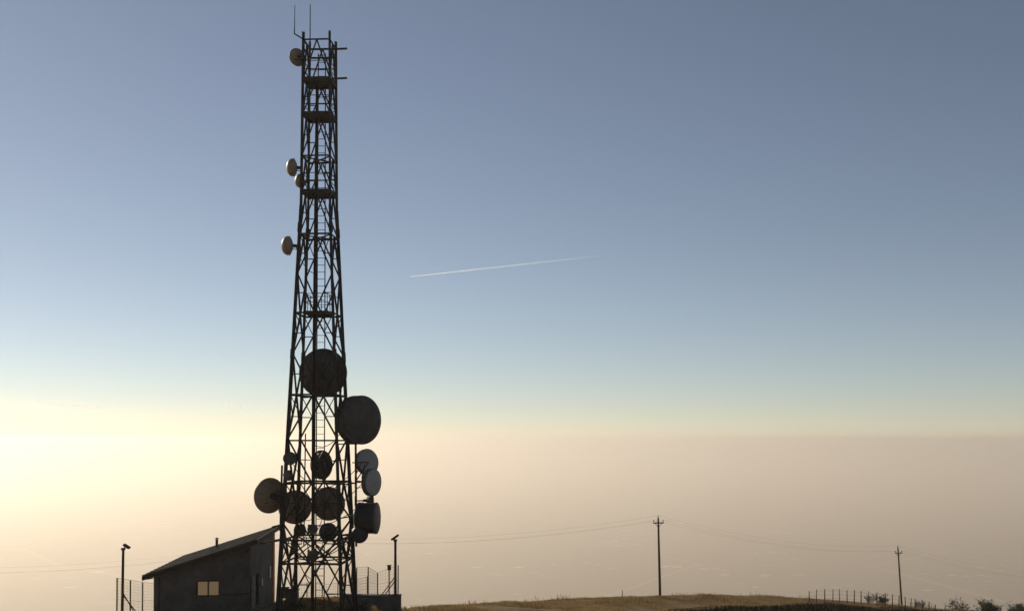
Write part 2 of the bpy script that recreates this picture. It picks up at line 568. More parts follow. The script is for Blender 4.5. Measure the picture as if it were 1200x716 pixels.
def fp(face, s, z):
    (u0, v0), (u1, v1) = face
    return TP(lerp(u0, u1, s), lerp(v0, v1, s), z)


beams = [46, 56.5, 93, 133.6, 182, 224.5, 273.6, 366, 462, 516, 566, 633, 660.5]
BZ = {p: nearz(p) for p in beams}
for p, z in BZ.items():
    th = 0.085 if p < 240 else 0.1
    if p in (516, 462): th = 0.085
    for f in FACES:
        if p == 516 and f is FACES[2]: continue
        if p == 56.5 and f is FACES[0]: continue
        mb = MB()
        mb.angle(fp(f, 0, z), fp(f, 1, z), th, 0.02)
        mb.build('horizontal_beam', 'steel', tower)


def brace(face, s0, z0, s1, z1, w, name='diagonal_brace'):
    mb = MB()
    (u0, v0), (u1, v1) = face
    nrm = dvx * ((u0 + u1) / 2) + dvy * ((v0 + v1) / 2)
    off = nrm * (-0.02)
    mb.angle(fp(face, s0, z0) + off, fp(face, s1, z1) + off, w, 0.016, ref=nrm)
    mb.build(name, 'steel', tower)


short = [(46, 93), (93, 133.6), (133.6, 182), (182, 224.5), (224.5, 273.6)]
long_ = [(273.6, 366), (366, 462), (462, 566), (566, 660.5)]
for f in FACES:
    for i, (a, b_) in enumerate(short):
        za, zb = BZ[a], BZ[b_]
        brace(f, 0.5, za, 0.0, zb, 0.075)
        brace(f, 0.5, za, 1.0, zb, 0.075)
        zm = (za + zb) / 2
        brace(f, 0.0, zm, 0.25, zm, 0.045, 'secondary_brace')
        brace(f, 1.0, zm, 0.75, zm, 0.045, 'secondary_brace')
    for i, (a, b_) in enumerate(long_):
        za, zb = BZ[a], BZ[b_]
        zm = (za + zb) / 2
        w = 0.085 if i < 2 else 0.095
        for s in (0.0, 1.0):
            brace(f, 0.5, za, s, zm, w)
            brace(f, s, zm, 0.5, zb, w)
            q = lerp(s, 0.5, 0.5)
            brace(f, s, lerp(za, zm, 0.5), q, lerp(za, zm, 0.5), 0.05, 'secondary_brace')
            brace(f, s, lerp(zm, zb, 0.5), q, lerp(zm, zb, 0.5), 0.05, 'secondary_brace')
            brace(f, s, za, q, lerp(za, zm, 0.5), 0.045, 'secondary_brace')
    for s in (0.0, 1.0):
        brace(f, 0.5, BZ[660.5], s, 0.0, 0.1)
        q = lerp(s, 0.5, 0.5)
        brace(f, s, BZ[660.5] * 0.5, q, BZ[660.5] * 0.5, 0.055, 'secondary_brace')
        brace(f, s, BZ[660.5], q, BZ[660.5] * 0.5, 0.055, 'secondary_brace')
        brace(f, s, BZ[633], 0.5, BZ[660.5], 0.08)
        brace(f, s, BZ[660.5], 0.5, BZ[633], 0.06)

# horizontal cross plan bracing at some levels
for p in (182, 273.6, 462, 566, 660.5):
    for u in (-1, 1):
        mb = MB()
        z = BZ[p] - 0.06
        mb.bar(TP(u, -1, z), TP(-u, 1, z - 0.02 * u), 0.06)
        mb.build('plan_brace', 'steel', tower)

# service platforms, open gratings seen from below
for p, half in ((93, 1.0), (133.6, 1.0), (224.5, 1.0), (366, 0.62)):
    z = BZ[p] + 0.06
    hw = half
    mb = MB()
    for e0, e1 in zip(CORN, CORN[1:] + CORN[:1]):
        a, b_ = TP(e0[0] * hw, e0[1] * hw, z), TP(e1[0] * hw, e1[1] * hw, z)
        mb.bar(a, b_, 0.05, 0.16)
    plat = mb.build('platform', 'grating', tower)
    w = tw_(z) * hw
    nb = 14
    for k in range(nb):
        s = -hw + 2 * hw * (k + 0.5) / nb
        if p != 366 and abs(s) < 0.2 and False: continue
        mb = MB()
        mb.bar(TP(-hw * 0.97, s, z + 0.01), TP(hw * 0.97, s, z + 0.01), w / nb * 0.8, 0.03)
        mb.build('grating_bar', 'grating', plat)
    # guard rail
    rz = (0.55, 1.0) if p == 366 else (0.5, 0.95)
    mb = MB()
    for h in rz:
        for e0, e1 in zip(CORN, CORN[1:] + CORN[:1]):
            mb.bar(TP(e0[0] * hw * .97, e0[1] * hw * .97, z + h), TP(e1[0] * hw * .97, e1[1] * hw * .97, z + h), 0.032)
    if p == 366:
        for (u, v) in CORN + [(0, -1), (0, 1), (-1, 0), (1, 0)]:
            mb.bar(TP(u * hw * .97, v * hw * .97, z), TP(u * hw * .97, v * hw * .97, z + 1.02), 0.035)
    mb.build('guard_rail', 'steel', plat)

# ladder and cable run in the middle of the tower
lx0, lx1 = W(369.5, 420, TY).x, W(379.5, 420, TY).x
ld = MB()
LZ0, LZ1 = 0.0, BZ[46] - 0.4
ly = TY + 0.35
lad = None
for x in (lx0, lx1):
    mb = MB()
    mb.bar((x, ly, LZ0), (x + (TX + 0.05 - x) * 0.15, ly, LZ1), 0.05, 0.06)
    o = mb.build('ladder' if lad is None else 'ladder_rail', 'steel', tower if lad is None else lad)
    if lad is None: lad = o
k = 0
z = LZ0 + 0.3
rung_mesh = None
while z < LZ1:
    mb = MB()
    mb.bar((lx0, ly, z), (lx1 - 0.03, ly, z), 0.028)
    mb.build('rung', 'steel', lad)
    z += 0.38
mb = MB()
for i, dx in enumerate((0, 0.06, 0.12)):
    x = W(365.2, 500, TY).x + dx * 0.4
    mb.tube([(x, ly - 0.12, 0.1), (x, ly - 0.12, 12), (x + 0.08, ly - 0.12, 22), (x + 0.14, ly - 0.12, BZ[93])], 0.04, 6)
mb.build('cable_bundle', 'cable', tower)
mb = MB()
x = W(366, 500, TY).x + 0.02
mb.bar((x, ly - 0.04, 0), (x + 0.12, ly - 0.04, BZ[93]), 0.1, 0.025, ref=(0, 1, 0))
mb.build('cable_tray', 'steel', tower)
# extra feeder pipe inside the left half
a, b_ = W(358, 508, TY + .6), W(356, 640, TY + .6)
mb = MB(); mb.tube([a, b_], 0.035, 6); mb.build('feeder_cable', 'cable', tower)

# head: leg tops, lightning rods, outrigger arms
for (u, v) in CORN:
    pass
mb = MB()
p = TP(-1, 1, BZ[93] + 0.2)
mb.tube([p, Vector((p.x, p.y, W(363, 6, p.y).z))], [0.05, 0.032], 6)
mb.build('whip_antenna', 'steel', tower)
mb = MB()
p = TP(-1, -1, BZ[46])
q = W(345, 40, p.y)
mb.tube([p, q, W(345.2, 30, p.y), W(345.6, 6, p.y)], [0.04, 0.04, 0.022, 0.014], 6)
mb.build('rod_antenna', 'steel', tower)
for py in (57.5, 92):
    p = TP(1, 1, 0)
    Yf = TY + 0.7
    a, b_ = W(391, py + 0.6, Yf), W(406.8, py - 0.2, Yf)
    mb = MB(); mb.bar(a, b_, 0.085); mb.build('outrigger_arm', 'steel', tower)
# pole for the dishes on the right flank and its stand-off arms
pol = MB()
pr = W(417, 560, TY + 0.3)
pt, pb = W(416.5, 468, TY + 0.3), W(417.5, 640, TY + 0.3)
pol.tube([pb, pt], 0.06, 8)
pol.build('mounting_pole', 'steel', tower)
for py in (478, 520, 566, 604, 632):
    c = W(417, py, TY + 0.3)
    for v in (-1, 1):
        mb = MB()
        mb.bar(TP(1, v, c.z), c, 0.06)
        mb.build('standoff_arm', 'steel', tower)
# mounting pole on the left flank
c0, c1 = W(330.5, 545, TY - 0.9), W(328.5, 622, TY - 0.9)
mb = MB(); mb.tube([c1, c0], 0.055, 8); mb.build('mounting_pole', 'steel', tower)
for py in (556, 596, 616):
    c = W(329.6, py, TY - 0.9)
    mb = MB(); mb.bar(TP(-1, -1, c.z), c, 0.06); mb.build('standoff_arm', 'steel', tower)
# small triangular bracket frame between the right-hand dishes
mb = MB()
for a, b_ in (((413, 542), (432, 541)), ((432, 541), (418, 562)), ((418, 545), (428, 556)), ((424, 541), (417, 556)), ((428, 541), (424, 560)), ((417, 563), (436, 566))):
    mb.bar(W(*a, TY + 0.1), W(*b_, TY + 0.1), 0.06)
mb.build('bracket_frame', 'steel_rust', tower)
# cable bridge from the tower to the shed roof
a, b_ = TP(-1, -0.4, BZ[633] - 0.02), W(306, 636.5, 57.2)
mb = MB()
mb.bar(a + Vector((0, -0.12, 0)), b_ + Vector((0, -0.12, 0)), 0.06, 0.1)
mb.bar(a + Vector((0, 0.12, 0)), b_ + Vector((0, 0.12, 0)), 0.06, 0.1)
for k in range(8):
    c = lerp(a, b_, (k + .5) / 8)
    mb.bar(c + Vector((0, -.12, 0)), c + Vector((0, .12, 0)), 0.04)
for k in range(3):
    mb.tube([a + Vector((0, -.06 + .06 * k, .05)), b_ + Vector((0, -.06 + .06 * k, .05))], 0.03, 6)
mb.build('cable_bridge', 'cable', tower)


# ------------------------------------------------------------------ dishes
def cable_x(z):
    return W(365.2, 500, TY).x + 0.03 + 0.14 * min(1, max(0, z - 12) / 14)


def dish(px, py, Y, rp_, az, el, kind, mat, label, anchor, name='dish_antenna', deep=0.45, face=None):
    """az: bearing the dish points to, clockwise from straight ahead; rp_: radius in photo pixels"""
    c = W(px, py, Y)
    r = rp_ * Y / FPX
    d = Vector((math.sin(R(az)) * math.cos(R(el)), math.cos(R(az)) * math.cos(R(el)), math.sin(R(el))))
    y = Vector((0, 0, 1)).cross(d).normalized()
    z = d.cross(y)
    T = Matrix(((d.x, y.x, z.x, c.x), (d.y, y.y, z.y, c.y), (d.z, y.z, z.z, c.z), (0, 0, 0, 1)))
    root = thing(name, label, 'dish', c, 'dishes mounted on the lattice tower')
    k = 40 if r > 0.5 else 24
    dp = 0.34 * r                        # depth of the paraboloid
    ns = 8
    back = [(-dp + dp * (i / ns) ** 2, max(0.02 * r, r * i / ns)) for i in range(ns + 1)]
    inner = [(x + 0.035 * r, max(0.001, q - 0.02 * r)) for x, q in reversed(back)]
    if kind == 'open':
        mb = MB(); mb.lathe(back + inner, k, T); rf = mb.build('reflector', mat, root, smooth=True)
        mb = MB(); mb.lathe([(-0.03 * r, r), (-0.03 * r, 1.045 * r), (0.05 * r, 1.045 * r), (0.05 * r, 0.985 * r), (-0.0 * r, 0.985 * r)], k, T); mb.build('rim', mat, root, smooth=True)
        mb = MB(); mb.lathe([(-dp, 0.035 * r), (0.42 * r, 0.03 * r), (0.42 * r, 0.11 * r), (0.52 * r, 0.1 * r), (0.52 * r, 0.001)], 12, T); mb.build('feed_horn', 'steel', root)
        if r > 0.4:
            for j in range(8):           # stiffening ribs on the back
                a = 2 * math.pi * j / 8 + 0.2
                mb = MB()
                pts = [T @ Vector((x - 0.03 * r, q * math.cos(a), q * math.sin(a))) for x, q in back[2:]]
                mb.tube(pts, 0.022 * r + 0.008, 5)
                mb.build('rib', mat, rf)
            mb = MB(); mb.lathe([(-0.82 * dp - 0.05 * r, 0.42 * r), (-0.82 * dp - 0.05 * r, 0.5 * r), (-0.70 * dp, 0.5 * r)], k, T); mb.build('stiffening_ring', mat, rf)
        hub = -dp
    else:
        ln = deep * r * 2 * 0.5
        mb = MB(); mb.lathe([(x - ln, q) for x, q in back], k, T); mb.build('reflector', mat, root, smooth=True)
        mb = MB(); mb.lathe([(-ln - 0.02 * r, r * 0.985), (-ln - 0.02 * r, r * 1.03), (-ln + 0.06 * r, r * 1.03), (-ln + 0.06 * r, r), (-0.05 * r, r), (-0.05 * r, r * 1.03), (0.02 * r, r * 1.03), (0.02 * r, 0.97 * r)], k, T)
        mb.build('shroud', mat, root, smooth=True)
        bul = 0.62 if kind == 'dome' else 0.12
        prof = [(0.012 * r + bul * r * math.cos(i / 10 * math.pi / 2) , r * 0.985 * math.sin(i / 10 * math.pi / 2)) for i in range(10, -1, -1)]
        prof[-1] = (prof[-1][0], 0.002)
        mb = MB(); mb.lathe(prof, k, T); mb.build('radome', face or mat, root, smooth=True)
        hub = -dp - ln
    # hub, clamp and strut to the tower
    mb = MB(); mb.lathe([(hub - 0.22 * r - 0.08, 0.001), (hub - 0.22 * r - 0.08, 0.17 * r), (hub + 0.06 * r, 0.2 * r)], 14, T); mb.build('hub', 'steel', root, smooth=True)
    hp = T @ Vector((hub - 0.15 * r - 0.05, 0, 0))
    an = anchor(hp.z) if callable(anchor) else anchor
    an = Vector(an)
    mb = MB()
    th = 0.05 + 0.03 * r
    if (hp - an).length > 0.12:
        mb.bar(hp, an, th)
    mb.bar(an - Vector((0, 0, 0.18 + 0.2 * r)), an + Vector((0, 0, 0.18 + 0.2 * r)), 0.11)
    mb.build('mount_bracket', 'steel', root)
    if r > 0.3:
        mb = MB()
        s = T @ Vector((hub + dp * 0.35 + (0 if kind == 'open' else 0), 0.45 * r, -0.42 * r))
        mb.bar(s, an - Vector((0, 0, 0.15 + 0.2 * r)), 0.035)
        mb.build('side_strut', 'steel', root)
    # feeder cable drooping from the hub to the cable run
    ce = Vector((cable_x(hp.z - 1.3), ly - 0.12, hp.z - 1.3))
    pts = [lerp(hp, ce, i / 10) - Vector((0, 0, (0.25 + 0.3 * r) * 4 * (i / 10) * (1 - i / 10))) for i in range(11)]
    mb = MB(); mb.tube(pts, 0.02, 5); mb.build('feeder_cable', 'cable', root)
    return root


LN = lambda z: TP(-1, -1, z)
LF = lambda z: TP(-1, 1, z)
RN = lambda z: TP(1, -1, z)
RF = lambda z: TP(1, 1, z)
MN = lambda z: TP(-0.06, -1.02, z)
MF = lambda z: TP(0.0, 1.02, z)
PR = lambda z: (pr.x, pr.y, z)
PL = lambda z: (lerp(c0, c1, (c0.z - z) / (c0.z - c1.z)).x, c0.y, z)
F = TY
dish(348.5, 67.5, F - 0.3, 10, -38, 4, 'open', 'dish_tan', 'small dish by the top of the mast, below the two rod antennas', LN)
dish(342, 196.5, F - 0.55, 10.2, -97, 0, 'dome', 'dish_tan', 'domed tan dish sticking out left of the upper mast, higher of a close pair', LN, deep=0.3)
dish(351, 212, F - 0.1, 8.0, -128, -3, 'dome', 'dish_tan', 'tan dish tucked against the upper mast leg under a domed dish', LF, deep=0.3)
dish(336.5, 288, F - 0.6, 11, -98, 0, 'dome', 'dish_tan', 'lone domed tan dish halfway up the mast on a side arm', LN, deep=0.3)
dish(378.5, 437, F + 1.75, 27.5, 6, 0, 'open', 'dish_dark', 'largest round dish, seen from behind inside the mast below the railed platform', MF)
dish(424, 492, F + 0.1, 28, 133, 0, 'drum', 'dish_dark', 'huge dark drum dish on the right flank, topmost of the right-hand dishes', PR, deep=0.42)
dish(431, 541, F + 0.9, 15, 135, 8, 'drum', 'dish_grey', 'pale grey round dish right below the huge dark drum dish', PR, deep=0.25, face='dish_pale')
dish(437.5, 565, F + 0.1, 15.5, 118, 0, 'drum', 'dish_grey', 'pale domed dish on the right flank over the blue-black drum', PR, deep=0.35, face='dish_pale')
dish(441, 607, F - 0.4, 18, 98, 0, 'drum', 'dish_blue', 'deep blue-black drum dish, lowest large one on the right flank', PR, deep=1.15)
dish(422, 626, F - 0.9, 10, 150, -4, 'drum', 'dish_blue', 'small dark dish tucked under the blue-black drum', RN, deep=0.4)
dish(436, 586, F + 0.9, 9, 70, 0, 'drum', 'dish_dark', 'small dark dish half hidden between the pale domed dish and the drum', PR, deep=0.4)
dish(316, 580.5, F - 1.0, 20, -47, 2, 'open', 'dish_warm_lit', 'grey-brown dish standing out left of the lower mast', PL)
dish(346, 594, F + 2.15, 19, -28, 0, 'open', 'dish_warm_lit', 'brown dish seen from behind through the left legs of the mast', LF)
dish(385, 590, F + 2.3, 19, 8, 0, 'open', 'dish_warm_lit', 'round dish seen from behind through the lower mast, beside the cable run', MF)
dish(376.5, 544.5, F + 2.2, 16.5, 33, 0, 'open', 'dish_dark', 'dark oval dish in the lower mast above two larger dishes', MF)
dish(339.5, 537, F - 1.55, 7.6, 172, 0, 'drum', 'dish_dark', 'small round dark dish on the near left leg under a crossbeam', LN, deep=0.5)
dish(336, 557, F - 1.5, 6.2, -140, 0, 'drum', 'dish_dark', 'small dark drum on the near left leg above the grey-brown dish', LN, deep=0.6)
dish(385.5, 623, F + 2.1, 10.5, 12, 0, 'drum', 'dish_dark', 'dark round dish hanging just over the thick lower crossbeam', MF, deep=0.4)
dish(366, 620, F - 1.75, 5.8, 178, 0, 'drum', 'dish_dark', 'tiny round dish in front of the cable run over the crossbeam', MN, deep=0.7)
dish(349, 621, F + 1.9, 7, -62, 0, 'drum', 'dish_dark', 'little drum dish behind the left legs just over the crossbeam', LF, deep=0.9)
dish(366, 651, F - 1.8, 6.0, 182, -10, 'drum', 'dish_dark', 'small dark dish, lowest in the middle of the mast between two crossbeams', MN, deep=0.6)
dish(344.5, 645, F + 1.6, 4.8, -30, 30, 'open', 'dish_grey', 'small tilted dish by the left legs, lowest on that side', LF)

# floodlight on a short arm left of the mast
fl_ = thing('floodlight', 'small dark floodlight on a short arm left of the lower mast', 'floodlight', W(323, 616, TY - 1.2))
a = W(323.5, 616.3, TY - 1.2)
mb = MB(); mb.box(a, (0.42, 0.3, 0.1), Matrix.Rotation(R(-14), 3, 'Y')); mb.build('housing', 'lamp', fl_, bevel=0.02)
mb = MB(); mb.bar(a + Vector((0.1, 0, -0.05)), TP(-1, -1, a.z - 0.1), 0.05); mb.build('arm', 'lamp', fl_)

# ------------------------------------------------------------------ shed
NL = W(167, 675, 56.0)                      # near low roof corner (top of sheet)
bw = R(5.0)
wx, wy = Vector((math.cos(bw), math.sin(bw), 0)), Vector((-math.sin(bw), math.cos(bw), 0))
# near high corner lies on the ray through (300.5, 632.5)
q = W(300.5, 632.5, 56.0) - Vector((0, 0, EYE)); q = Vector((q.x / 56, 1, q.z / 56))
# NL.xy + s*wx = Y*(q.x,1)
Yn = (NL.x * wx.y - NL.y * wx.x) / (q.x * wx.y - wx.x)
NRp = Vector((0, 0, EYE)) + q * Yn
RW = (NRp.xy - NL.xy).length
RH = NRp.z - NL.z
RD = 10.1
shed = thing('shed', 'dark plastered shed with a mono-pitch roof beside the lattice tower', 'building', (NL.x, NL.y, 0))


def SP(a, b_, z=None, up=0.0):
    """a: metres across from the low edge, b_: metres back from the near edge; z None = roof plane"""
    p = NL + wx * a + wy * b_
    return Vector((p.x, p.y, (NL.z + RH * a / RW + up) if z is None else z))


A0, A1, B0, B1 = 0.46, RW - 0.42, 0.55, RD - 0.45          # wall box
RT = 0.1                                                    # roof build-up thickness under the sheet


def wall_quad(mb, p, q_, th, hp, hq, z0p=-1.8):
    nrm = (q_ - p).xy.to_3d().normalized().cross(Vector((0, 0, 1))) * th
    P = [Vector((v.x, v.y, 0)) for v in (p, q_, q_ - nrm, p - nrm)]
    lo = [Vector((v.x, v.y, z0p)) for v in P]
    hi = [Vector((P[0].x, P[0].y, hp)), Vector((P[1].x, P[1].y, hq)), Vector((P[2].x, P[2].y, hq)), Vector((P[3].x, P[3].y, hp))]
    mb.hexa(lo + hi)


def rz(a):
    return NL.z + RH * a / RW - RT - 0.02


# window opening in the near wall
def across(px, b_):
    """metres across at which the near wall meets photo column px"""
    q0 = (px - 600) / FPX
    o = NL + wy * b_
    return (q0 * o.y - o.x) / (wx.x - q0 * wx.y)


wa0, wa1 = across(231, B0), across(258.5, B0)
wpt = NL + wy * B0 + wx * wa0
wz1, wz0 = W(231, 680, wpt.y).z, W(231, 699, wpt.y).z
mb = MB()


def front_piece(a0, a1, zl0, zl1, zh0=None, zh1=None):
    """piece of the near wall between across a0..a1; bottom zl0/zl1, top zh (None = to roof)"""
    P = [SP(a0, B0, 0), SP(a1, B0, 0), SP(a1, B0 + 0.22, 0), SP(a0, B0 + 0.22, 0)]
    t0 = rz(a0) if zh0 is None else zh0
    t1 = rz(a1) if zh1 is None else zh1
    lo = [Vector((P[0].x, P[0].y, zl0)), Vector((P[1].x, P[1].y, zl1)), Vector((P[2].x, P[2].y, zl1)), Vector((P[3].x, P[3].y, zl0))]
    hi = [Vector((P[0].x, P[0].y, t0)), Vector((P[1].x, P[1].y, t1)), Vector((P[2].x, P[2].y, t1)), Vector((P[3].x, P[3].y, t0))]
    mb.hexa(lo + hi)


front_piece(A0, wa0, -1.8, -1.8)
front_piece(wa1, A1, -1.8, -1.8)
front_piece(wa0, wa1, -1.8, -1.8, wz0, wz0)
front_piece(wa0, wa1, wz1, wz1)
mb.build('wall', 'plaster', shed)
# side wall with the doorway (faces the tower)
def back_at(px, a):
    q0 = (px - 600) / FPX
    o = NL + wx * a
    return (q0 * o.y - o.x) / (wy.x - q0 * wy.y)


db0, db1 = back_at(298.6, A1), back_at(304.6, A1)
dz = W(301, 671.5, (NL + wx * A1 + wy * (db0 + db1) / 2).y).z


def side_piece(b0, b1, z0, z1):
    P = [SP(A1, b0, 0), SP(A1, b1, 0), SP(A1 - 0.22, b1, 0), SP(A1 - 0.22, b0, 0)]
    mb.hexa([Vector((p.x, p.y, z0)) for p in P] + [Vector((p.x, p.y, z1 - (0.07 if i > 1 else 0))) for i, p in enumerate(P)])


mb = MB()
side_piece(B0 + 0.22, db0, -1.8, rz(A1) - 0.002)
side_piece(db1, B1, -1.8, rz(A1) - 0.002)
side_piece(db0, db1, -1.8, -0.02)
side_piece(db0, db1, dz, rz(A1) - 0.002)
mb.build('wall', 'plaster', shed)
mb = MB()
P = [SP(A0, B0 + 0.22, 0), SP(A0 + 0.22, B0 + 0.22, 0), SP(A0 + 0.22, B1, 0), SP(A0, B1, 0)]
mb.hexa([Vector((p.x, p.y, -1.8)) for p in P] + [Vector((p.x, p.y, rz(A0))) for p in P])
mb.build('wall', 'plaster', shed)
mb = MB()
P = [SP(A0 + 0.22, B1 - 0.22, 0), SP(A1 - 0.22, B1 - 0.22, 0), SP(A1 - 0.22, B1, 0), SP(A0 + 0.22, B1, 0)]
mb.hexa([Vector((p.x, p.y, -1.8)) for p in P] + [Vector((P[0].x, P[0].y, rz(A0))), Vector((P[1].x, P[1].y, rz(A1))), Vector((P[2].x, P[2].y, rz(A1))), Vector((P[3].x, P[3].y, rz(A0)))])
mb.build('wall', 'plaster', shed)
# dark inner partition so the doorway and window look into rooms
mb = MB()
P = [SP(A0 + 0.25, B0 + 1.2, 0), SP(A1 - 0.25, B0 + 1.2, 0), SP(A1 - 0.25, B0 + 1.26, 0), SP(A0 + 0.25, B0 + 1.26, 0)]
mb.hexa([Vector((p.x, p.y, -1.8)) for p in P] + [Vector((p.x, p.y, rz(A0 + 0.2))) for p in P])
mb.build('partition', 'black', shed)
# window: frame, mullion, two panes, added glowing sheet
fb = B0 + 0.06
mb = MB()
for (a0, a1, z0, z1) in ((wa0, wa0 + .07, wz0, wz1), (wa1 - .07, wa1, wz0, wz1), (wa0 + .07, wa1 - .07, wz0, wz0 + .07), (wa0 + .07, wa1 - .07, wz1 - .07, wz1), ((wa0 + wa1) / 2 - .035, (wa0 + wa1) / 2 + .035, wz0 + .07, wz1 - .07)):
    P = [SP(a0, fb, 0), SP(a1, fb, 0), SP(a1, fb + .07, 0), SP(a0, fb + .07, 0)]
    mb.hexa([Vector((p.x, p.y, z0)) for p in P] + [Vector((p.x, p.y, z1)) for p in P])
win = mb.build('window', 'fascia', shed)
tag(win, 'brown framed two-pane window with an added ochre glow')
wc = (wa0 + wa1) / 2
for a0, a1 in ((wa0 + .06, wc - .03), (wc + .03, wa1 - .06)):
    mb = MB()
    P = [SP(a0, fb + .03, 0), SP(a1, fb + .03, 0), SP(a1, fb + .04, 0), SP(a0, fb + .04, 0)]
    mb.hexa([Vector((p.x, p.y, wz0 + .06)) for p in P] + [Vector((p.x, p.y, wz1 - .06)) for p in P])
    mb.build('pane', 'glass', win)
    mb = MB()
    for k in range(10):                       # pleated sheet carrying the added glow
        x0, x1 = lerp(a0, a1, k / 10), lerp(a0, a1, (k + 1) / 10)
        o0, o1 = (0.125, 0.14) if k % 2 else (0.14, 0.125)
        P = [SP(x0, B0 + o0, wz0), SP(x1, B0 + o1, wz0), SP(x1, B0 + o1, wz1), SP(x0, B0 + o0, wz1)]
        mb.add(P, [(0, 1, 2, 3)])
    mb.build('glow_sheet', 'glow_sheet', win)
mb = MB()
P = [SP(wa0 - .06, B0 - .06, 0), SP(wa1 + .06, B0 - .06, 0), SP(wa1 + .06, B0 + .02, 0), SP(wa0 - .06, B0 + .02, 0)]
mb.hexa([Vector((p.x, p.y, wz0 - .05)) for p in P] + [Vector((p.x, p.y, wz0 + .004)) for p in P])
mb.build('sill', 'concrete', win)
# door leaf swung open flat against the wall
d0 = max(B0 + 0.08, db0 - (db1 - db0) - 0.05)
mb = MB()
P = [SP(A1 + .03, d0, 0), SP(A1 + .09, d0, 0), SP(A1 + .09, db0 - .02, 0), SP(A1 + .03, db0 - .02, 0)]
mb.hexa([Vector((p.x, p.y, 0.03)) for p in P] + [Vector((p.x, p.y, dz - .02)) for p in P])
door = mb.build('door', 'door', shed)
tag(door, 'door leaf swung open against the side wall')
for z0, z1 in ((0.2, 0.95), (1.1, 1.85)):
    mb = MB()
    P = [SP(A1 + .088, d0 + .15, 0), SP(A1 + .105, d0 + .15, 0), SP(A1 + .105, db0 - .17, 0), SP(A1 + .088, db0 - .17, 0)]
    mb.hexa([Vector((p.x, p.y, z0)) for p in P] + [Vector((p.x, p.y, z1)) for p in P])
    mb.build('door_panel', 'door', door)
mb = MB()
mb.bar(SP(A1 + .13, d0 + .1, 1.0), SP(A1 + .13, d0 + .1, 1.14), 0.03)
mb.build('handle', 'steel', door)
# door frame
mb = MB()
for b0, b1, z0, z1 in ((db0, db0 + .07, 0, dz), (db1 - .07, db1, 0, dz), (db0 + .07, db1 - .07, dz - .07, dz)):
    P = [SP(A1 - .16, b0, 0), SP(A1 - .02, b0, 0), SP(A1 - .02, b1, 0), SP(A1 - .16, b1, 0)]
    mb.hexa([Vector((p.x, p.y, z0)) for p in P] + [Vector((p.x, p.y, z1)) for p in P])
mb.build('door_frame', 'fascia', shed)
# pale boxes on the side wall
for px, y0, y1, wd in ((306.6, 677.5, 686, 0.22), (315.8, 663, 677, 0.24)):
    bb = back_at(px, A1)
    Yb = (NL + wx * A1 + wy * bb).y
    z1, z0 = W(px, y0, Yb).z, W(px, y1, Yb).z
    P = [SP(A1 - .01, bb - wd, 0), SP(A1 + .1, bb - wd, 0), SP(A1 + .1, bb + wd, 0), SP(A1 - .01, bb + wd, 0)]
    mb = MB()
    mb.hexa([Vector((p.x, p.y, z0)) for p in P] + [Vector((p.x, p.y, z1)) for p in P])
    mb.build('junction_box', 'white_box', shed, bevel=0.015)
# ochre-coloured strip at the far end of the side wall
P = [SP(A1 - .2, B1 - .75, 0), SP(A1 + .06, B1 - .75, 0), SP(A1 + .06, B1 + .05, 0), SP(A1 - .2, B1 + .05, 0)]
mb = MB(); mb.hexa([Vector((p.x, p.y, -1.8)) for p in P] + [Vector((p.x, p.y, rz(A1) - .07)) for p in P])
mb.build('corner_strip', 'ochre_strip', shed)
# wall lamp and vent under the eave on the near wall
for px, py, nm, sx, mt in ((290.5, 645.5, 'wall_lamp', 0.2, 'lamp'), (280, 648.5, 'vent', 0.2, 'dish_grey')):
    a = across(px, B0)
    p = SP(a, B0 - 0.05, 0)
    z = W(px, py, p.y).z
    mb = MB(); mb.box((p.x, p.y, z), (sx, 0.12, 0.14 if nm == 'wall_lamp' else 0.22), Matrix.Rotation(bw, 3, 'Z') @ Matrix.Rotation(R(-15 if nm == 'wall_lamp' else 0), 3, 'Y'))
    mb.build(nm, mt, shed, bevel=0.015)
# conduit from the window to the corner, downpipe and plinth on the near wall
p, q_ = SP(across(260, B0), B0 - .03, 0), SP(A1 - .02, B0 - .03, 0)
cz = W(262, 696.5, p.y).z
mb = MB(); mb.tube([(p.x, p.y, cz - .02), (q_.x, q_.y, cz + .05)], 0.025, 6); mb.build('conduit', 'cable', shed)
p = SP(A0 + .3, B0 - .06, 0)
mb = MB(); mb.tube([SP(0.1, B0 - .1, NL.z - .2), (p.x, p.y, rz(A0 + .3) - .25), (p.x, p.y, -1.5)], 0.045, 8); mb.build('downpipe', 'steel', shed)
# roof: deck, fascia boards, sheets with raised seams
mb = MB()
P = [SP(0.03, 0.03), SP(RW - .03, 0.03), SP(RW - .03, RD - .03), SP(0.03, RD - .03)]
mb.hexa([p + Vector((0, 0, -RT)) for p in P] + [p + Vector((0, 0, -0.012)) for p in P])
roof = mb.build('roof', 'roof', shed)
nS = 12
for k in range(nS):
    b0, b1 = RD * k / nS + 0.012, RD * (k + 1) / nS - 0.012
    up = rnd.uniform(0, 0.008)
    mb = MB()
    P = [SP(-.02, b0), SP(RW + .02, b0), SP(RW + .02, b1), SP(-.02, b1)]
    mb.hexa([p + Vector((0, 0, -0.01)) for p in P] + [p + Vector((0, 0, 0.02 + up)) for p in P])
    mb.build('roof_sheet', 'roof', roof)
    mb = MB()
    mb.bar(SP(-.02, b0 - .012, None, 0.045), SP(RW + .02, b0 - .012, None, 0.045), 0.07, 0.06)
    mb.build('seam', 'roof', roof)
